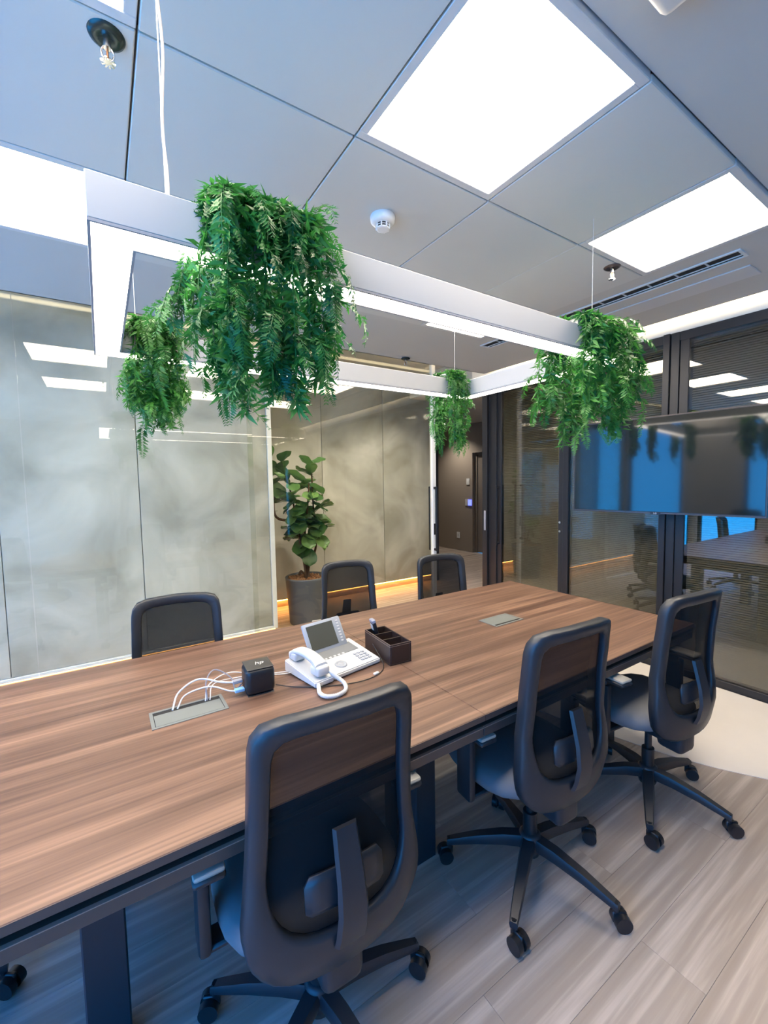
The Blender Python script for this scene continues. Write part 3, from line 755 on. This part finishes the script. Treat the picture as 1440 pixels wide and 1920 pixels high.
# ------------------------------------------------------------------ fiddle-leaf fig
FX, FY = 1.80, 4.30
fg = tag(empty('potted_fig', (FX, FY, 0)), 'fiddle-leaf fig with large leaves in a tall dark grey round pot', 'potted plant')
MB().lathe([(0, 0), (.185, 0), (.192, .01), (.225, .48), (.228, .50), (.222, .505), (.214, .50), (.208, .46), (0, .45)], 40).obj('pot', 'pot_grey', fg, smooth=True)
mb = MB(); rnd = random.Random(5)
mb.lathe([(0, .462), (.212, .462)], 30)
for k in range(420):
    rr_ = .205*math.sqrt(rnd.random()); a = rnd.uniform(0, 6.28); s_ = rnd.uniform(.008, .017)
    mx = Matrix.Translation((rr_*math.cos(a), rr_*math.sin(a), .468+rnd.uniform(0, .012))) @ Matrix.Rotation(rnd.uniform(0, 3), 4, (rnd.random(), rnd.random(), rnd.random()+.1))
    mb.box(-s_, s_, -s_*.7, s_*.7, -s_*.45, s_*.45, mx=mx)
tag(mb.obj('bark_chips', 'bark', fg), 'reddish brown bark chips', kind='stuff')
noise_col(M['bark'], (.12, .045, .02), (.42, .21, .10), nscale=40, lo=.35, hi=.65)
branches = [[(.0, 0, .46), (-.02, 0, .62), (-.06, -.02, .8), (-.09, 0, 1.05), (-.13, .02, 1.35), (-.22, .04, 1.72)],
            [(.02, 0, .46), (.03, .01, .6), (.12, .02, .78), (.13, .02, .98), (.10, 0, 1.25), (.09, 0, 1.70)],
            [(-.09, 0, .52), (-.06, 0, .56), (-.01, 0, .50)],
            [(-.09, .02, 1.1), (-.28, .10, 1.15), (-.30, .12, 1.4), (-.34, .12, 1.75)],
            [(0, .03, .46), (.01, .03, .65), (.0, .03, .9), (.02, -.02, 1.2), (.04, -.04, 1.5)]]
bp = []
for br in branches:
    P = catmull(br, 6); MB().tube(P, [.016*(1-.55*i/len(P)) for i in range(len(P))], 7).obj('branch', 'trunk', fg, smooth=True); bp.append(P)
def fig_leaf(seed):
    rnd = random.Random(seed); mb = MB(); bm = mb.bm; rows = []; n = 8; L = .20
    for i in range(n+1):
        t = i/n; w_ = .085*(math.sin(math.pi*min(1, t*.98+.015))**.55)*(.62+.55*t)*(1.0 if t < .999 else .0)
        if i == 0: w_ = .004
        row = []
        for s in (-1, -.5, 0, .5, 1):
            z = -.10*t*t*L*2 + .018*abs(s)*(1) + .006*math.sin(t*12+s*3+seed)
            row.append(bm.verts.new((L*t, s*w_, z)))
        rows.append(row)
    for A, B in zip(rows, rows[1:]):
        for k in range(4): bm.faces.new((A[k], A[k+1], B[k+1], B[k]))
    mb.tube([(-.03, 0, .0), (0, 0, 0), (L*.5, 0, -.012), (L*.95, 0, -.045)], .0028, 4)
    return mb.mesh('leaf', 'fig_leaf', True)
fls = [fig_leaf(k) for k in range(4)]
rnd = random.Random(11)
for k in range(96):
    P = bp[rnd.choice((0, 1, 1, 3, 4, 0))]; f = rnd.uniform(.38, 1)*(len(P)-1); j = min(int(f), len(P)-2); q = P[j].lerp(P[j+1], f-j)
    if q.z < .86: q.z += .25
    top = max(0, (q.z-1.5)/.25)
    link('leaf', rnd.choice(fls), fg, q, (rnd.uniform(-.5, .5), R(rnd.uniform(-50, 50)-35*top), rnd.uniform(0, 6.28)), (rnd.uniform(.8, 1.2),)*3)
for (q, rz, ry) in (((.03, -.03, .80), -2.0, 55), ((-.02, -.04, .95), -1.6, 35), ((.05, -.05, .92), -.9, 30)):
    link('leaf', fls[0], fg, q, (0, R(ry), rz))

# ------------------------------------------------------------------ things on the table
# cube dock
dk = tag(empty('docking_station', (.447, 1.555, TZ), R(-4)), 'black rounded cube docking station on the table beside the open cable box', 'docking station')
MB().box(-.052, .052, -.052, .052, .002, .098, .020, 4).obj('body', 'dock_black', dk, ang=60)
MB().box(-.047, .047, -.047, .047, .0, .004, .002).obj('foot', 'black_plastic', dk)
MB().box(-.0475, .0475, -.0475, .0475, .0962, .0990, .0012).obj('top_plate', 'dock_top', dk)
text('emblem', 'hp', .034, 'logo_grey', dk, Matrix.Translation((.004, .004, .0993)) @ Matrix.Rotation(R(4), 4, 'Z'), shear=.3)
# plugs on the dock's side
for (dy, dz, m_) in ((.012, .045, 'cable_grey'), (-.012, .022, 'blue_plug')):
    pl = MB().box(-.034, .0, -.010, .010, -.006, .006, .002).obj('cable_plug', m_)
    pl.location = (.447-.054, 1.558+dy, TZ+dz); tag(pl, 'grey network plug in the side of the cube dock' if m_ == 'cable_grey' else 'pale blue display plug in the side of the cube dock', 'plug')
def cable(pts, r, m, lab, n=8):
    o = MB().tube(catmull(pts, 10), r, n).obj('cable', m, smooth=True); return tag(o, lab, 'cable')
z = TZ
cable([(.16, 1.572, z+.002), (.185, 1.60, z+.045), (.25, 1.60, z+.075), (.32, 1.575, z+.055), (.362, 1.568, z+.045)], .0032, 'cable_white', 'thick white cable looping from the cable box to the cube dock')
cable([(.175, 1.572, z+.002), (.205, 1.59, z+.035), (.28, 1.575, z+.050), (.34, 1.55, z+.028), (.362, 1.546, z+.022)], .0026, 'cable_white', 'white cable running low from the cable box to the pale blue plug')
cable([(.265, 1.574, z+.002), (.285, 1.61, z+.040), (.36, 1.65, z+.050), (.45, 1.665, z+.020), (.54, 1.63, z+.004), (.585, 1.60, z+.01), (.596, 1.590, z+.020)], .0022, 'cable_white', 'thin white cable passing behind the cube dock to the phone')
cable([(.280, 1.574, z+.002), (.305, 1.63, z+.030), (.40, 1.68, z+.010), (.50, 1.665, z+.003), (.57, 1.635, z+.004), (.588, 1.615, z+.010)], .0020, 'cable_white', 'second thin white cable behind the dock lying flat on the table')
cable([(.272, 1.574, z+.002), (.275, 1.60, z+.060), (.31, 1.625, z+.085), (.36, 1.61, z+.05), (.37, 1.58, z+.015), (.392, 1.572, z+.030)], .0024, 'cable_grey', 'grey cable arching out of the cable box to the dock plug')
cable([(.504, 1.530, z+.012), (.56, 1.49, z+.004), (.66, 1.425, z+.0035), (.78, 1.385, z+.0035), (.88, 1.40, z+.0035), (.938, 1.46, z+.004), (.953, 1.53, z+.03), (.948, 1.56, z+.058)], .0019, 'cable_black', 'thin black cable curling from the dock around the phone to its right edge')
o = MB().box(-.012, .012, -.006, .006, 0, .008, .002).obj('adapter', 'white_plastic'); o.location = (.870, 1.408, TZ+.0001); o.rotation_euler = (0, 0, R(10)); tag(o, 'tiny white adapter lying on the table next to the black cable', 'adapter')

# desk phone: local x to the right, y away from the user, rotated a little
ph = tag(empty('desk_phone', (.763, 1.565, TZ), R(10)), 'white desk phone with a tilted grey display and coiled cord', 'telephone')
def wedge(mb, x0, x1, y0, y1, z00, z01, bev=.004):   # box whose top slopes from z00 (front) to z01 (back)
    r = bmesh.ops.create_cube(mb.bm, size=1)
    for v in r['verts']:
        fx, fy, fz = v.co.x+.5, v.co.y+.5, v.co.z+.5
        v.co = Vector((x0+fx*(x1-x0), y0+fy*(y1-y0), .003+fz*((z00+(z01-z00)*fy)-.003)))
    bmesh.ops.bevel(mb.bm, geom=list({e_ for v in r['verts'] for e_ in v.link_edges}), offset=bev, segments=2, affect='EDGES')
    return mb
wedge(MB(), -.075, .165, -.105, .105, .022, .055).obj('body', 'phone_white', ph, ang=45)
wedge(MB(), -.165, -.080, -.110, .110, .024, .050).obj('cradle', 'phone_white', ph, ang=45)
sl = math.atan2(.033, .21)
def onslope(y): return .022+(y+.105)/.21*.033
TS = lambda x, y, dz=0: Matrix.Translation((x, y, onslope(y)+dz)) @ Matrix.Rotation(sl, 4, 'X')
MB().box(-.07, .125, -.035, .035, -.001, .0015, mx=TS(.012, .04)).obj('key_panel', 'phone_dark', ph)
kb = MB()
key = MB().box(-.006, .006, -.0045, .0045, 0, .003, .001).mesh('key', 'phone_white')
keyg = MB().box(-.0075, .0075, -.0055, .0055, 0, .0035, .001).mesh('key', 'phone_grey')
for r_ in range(4):
    for c_ in range(3):
        o = link('key', keyg, ph); o.matrix_local = TS(.092+c_*.020, -.075+r_*.017, .0)
for c_ in range(6):
    o = link('key', key, ph); o.matrix_local = TS(-.055+c_*.022, .008, .0)
dl = MB().lathe([(0, .004), (.009, .004), (.010, .002), (.016, .002), (.018, .0045), (.024, .0045), (.026, 0)], 24).obj('dial_ring', 'phone_grey', ph, smooth=True); dl.matrix_local = TS(-.005, -.055)
# display
ds = empty('display_pivot')
bpy.data.objects.remove(ds)
DM = Matrix.Translation((.028, .062, .048)) @ Matrix.Rotation(R(60), 4, 'X') @ Matrix.Scale(1.12, 4)
dsp = MB().box(-.088, .088, 0, .118, -.012, 0, .006, 2, mx=DM).obj('display', 'phone_grey', ph, ang=40)
MB().box(-.074, .046, .014, .106, .0003, .0015, mx=DM).obj('screen', 'phone_screen', dsp)
sk = MB().box(-.006, .006, -.003, .003, .0, .002, .001).mesh('side_key', 'phone_white')
for k in range(8):
    o = link('side_key', sk, dsp); o.matrix_local = DM @ Matrix.Translation((.066, .020+k*.0115, 0))
MB().box(-.055, .055, -.008, -.002, -.002, .006, .002, mx=DM).obj('display_lip', 'logo_grey', dsp)
# handset: arched grip between two cups
hs = MB(); P = [(-.122, -.088, .062), (-.122, -.075, .074), (-.122, -.045, .086), (-.122, 0, .092), (-.122, .045, .090), (-.122, .075, .082), (-.122, .088, .070)]
secs = []
for i, p in enumerate(catmull(P, 4)):
    t = i/24; wd = .024+.006*abs(2*t-1)**2; ht = .012+.008*abs(2*t-1)**3
    secs.append([hs.bm.verts.new(p+Vector((wd*math.copysign(abs(math.cos(a))**.6, math.cos(a)), 0, ht*math.copysign(abs(math.sin(a))**.6, math.sin(a))))) for a in [2*math.pi*k/12 for k in range(12)]])
for A, B in zip(secs, secs[1:]):
    for k in range(12): hs.bm.faces.new((A[k], A[(k+1) % 12], B[(k+1) % 12], B[k]))
hs.bm.faces.new(secs[0]); hs.bm.faces.new(secs[-1][::-1])
hs.box(-.150, -.094, -.105, -.050, .036, .072, .008, 2).box(-.150, -.094, .052, .106, .050, .082, .008, 2)
hnd = hs.obj('handset', 'phone_white', ph, ang=50)
# coiled cord
base = catmull([(-.100, -.104, .048), (-.085, -.125, .030), (-.075, -.165, .014), (-.100, -.205, .010), (-.145, -.215, .010), (-.178, -.195, .010), (-.180, -.160, .010), (-.165, -.130, .014), (-.150, -.110, .018)], 30)
pts = []; n_ = len(base)
for i, p in enumerate(base):
    t = (base[min(i+1, n_-1)]-base[max(i-1, 0)]).normalized(); s_ = Vector((0, 0, 1)).cross(t).normalized(); u_ = t.cross(s_)
    for k in range(3):
        q = base[i].lerp(base[min(i+1, n_-1)], k/3); a = (i*3+k)*.85; f_ = min(1, i/14, (n_-i)/14)
        pts.append(q+(s_*math.cos(a)+u_*math.sin(a))*.0062*f_)
MB().tube(pts, .0021, 5).obj('coiled_cord', 'phone_white', ph, smooth=True)

# leather organizer and cordless handset in it
og = tag(empty('desk_organizer', (1.015, 1.545, TZ), R(-4)), 'dark brown leather box organizer with compartments on the table', 'desk organizer')
a, b_, hz, t_ = .052, .115, .088, .006
MB().box(-a, a, -b_, b_, 0, t_, .001).box(-a, -a+t_, -b_, b_, t_, hz, .0015).box(a-t_, a, -b_, b_, t_, hz, .0015).box(-a+t_, a-t_, -b_, -b_+t_, t_, hz, .0015).box(-a+t_, a-t_, b_-t_, b_, t_, hz, .0015).obj('case', 'leather', og)
for y in (-.035, .04): MB().box(-a+t_, a-t_, y-.0025, y+.0025, t_, hz-.004).obj('divider', 'leather', og)
MB().box(-a+t_, a-t_, -b_+t_, b_-t_, t_, t_+.002).obj('lining', 'leather_in', og)
MB().box(-a-.0006, -a, -b_, b_, hz-.008, hz-.0068).box(-a, a, -b_-.0006, -b_, hz-.008, hz-.0068).box(-a+.001, -a+.002, -b_+.001, b_-.001, hz, hz+.0006).box(-a+.001, a-.001, -b_+.001, -b_+.002, hz, hz+.0006).obj('stitching', 'stitch', og)
rc = tag(empty('remote_control', (1.022, 1.622, TZ+.0085), R(-10)), 'black remote control with a small white label standing in the organizer', 'remote control')
rm = Matrix.Rotation(R(-14), 4, 'Y')
MB().box(-.009, .009, -.021, .021, 0, .135, .006, 2, mx=rm).obj('body', 'black_plastic', rc, ang=40)
MB().box(-.0098, -.0088, -.013, .012, .090, .118, mx=rm).obj('label', 'logo_grey', rc)
MB().box(-.0096, .0096, -.0215, .0215, .120, .137, .005, 2, mx=rm).obj('end_cap', 'cable_grey', rc, ang=40)

# ------------------------------------------------------------------ ceiling devices
def sprinkler(x, y, lab, pm_, s=1.0):
    t = tag(empty('sprinkler', (x, y, H)), lab, 'sprinkler')
    MB().lathe([(0, -.002), (.012*s, -.004), (.028*s, -.010), (.040*s, -.004), (.042*s, 0)], 28).obj('cover_plate', pm_, t, smooth=True)
    MB().cyl((0, 0, -.03), (0, 0, -.002), .009, 14).obj('nozzle', 'steel', t, ang=40)
    for s_ in (-1, 1): MB().tube(catmull([(s_*.008, 0, -.026), (s_*.014, 0, -.040), (s_*.010, 0, -.055), (0, 0, -.060)], 5), .0028, 6).obj('yoke', 'steel', t, smooth=True)
    MB().cyl((0, 0, -.053), (0, 0, -.030), .003, 8).obj('bulb', 'brass', t)
    d = MB().cyl((0, 0, -.064), (0, 0, -.061), .009, 14)
    for k in range(10):
        a = k*math.pi/5; d.box(.008, .017, -.0022, .0022, -.0645, -.0615, mx=Matrix.Rotation(a, 4, 'Z'))
    d.obj('deflector', 'steel', t)
sprinkler(.070, 1.345, 'chrome fire sprinkler on a dark teal plate near the power cord', 'sprinkler_plate')
sprinkler(2.36, 1.325, 'chrome fire sprinkler on a dark plate next to the slot diffuser', 'sprinkler_dark')
sprinkler(2.41, 3.28, 'small fire sprinkler in the plain ceiling near the glass partition', 'sprinkler_plate')
sm = tag(empty('smoke_detector', (1.065, 1.60, H)), 'white round smoke detector with a slotted dark cage on the ceiling', 'smoke detector')
MB().lathe([(.052, 0), (.054, -.006), (.052, -.022), (.044, -.030), (.034, -.034), (0, -.034)], 32).obj('housing', 'white_plastic', sm, ang=50)
MB().lathe([(.027, -.033), (.027, -.050), (0, -.050)], 24).obj('sensor_core', 'black_plastic', sm)
cg = MB().lathe([(.0, -.0562), (.022, -.0562), (.028, -.054), (.029, -.050), (.026, -.0515), (0, -.0515)], 24)
for k in range(8):
    cg.box(.026, .031, -.0025, .0025, -.054, -.033, mx=Matrix.Rotation(k*math.pi/4, 4, 'Z'))
cg.lathe([(.0285, -.041), (.031, -.0425), (.0285, -.044)], 24)
cg.obj('cage', 'white_plastic', sm)
bpy.context.view_layer.update()
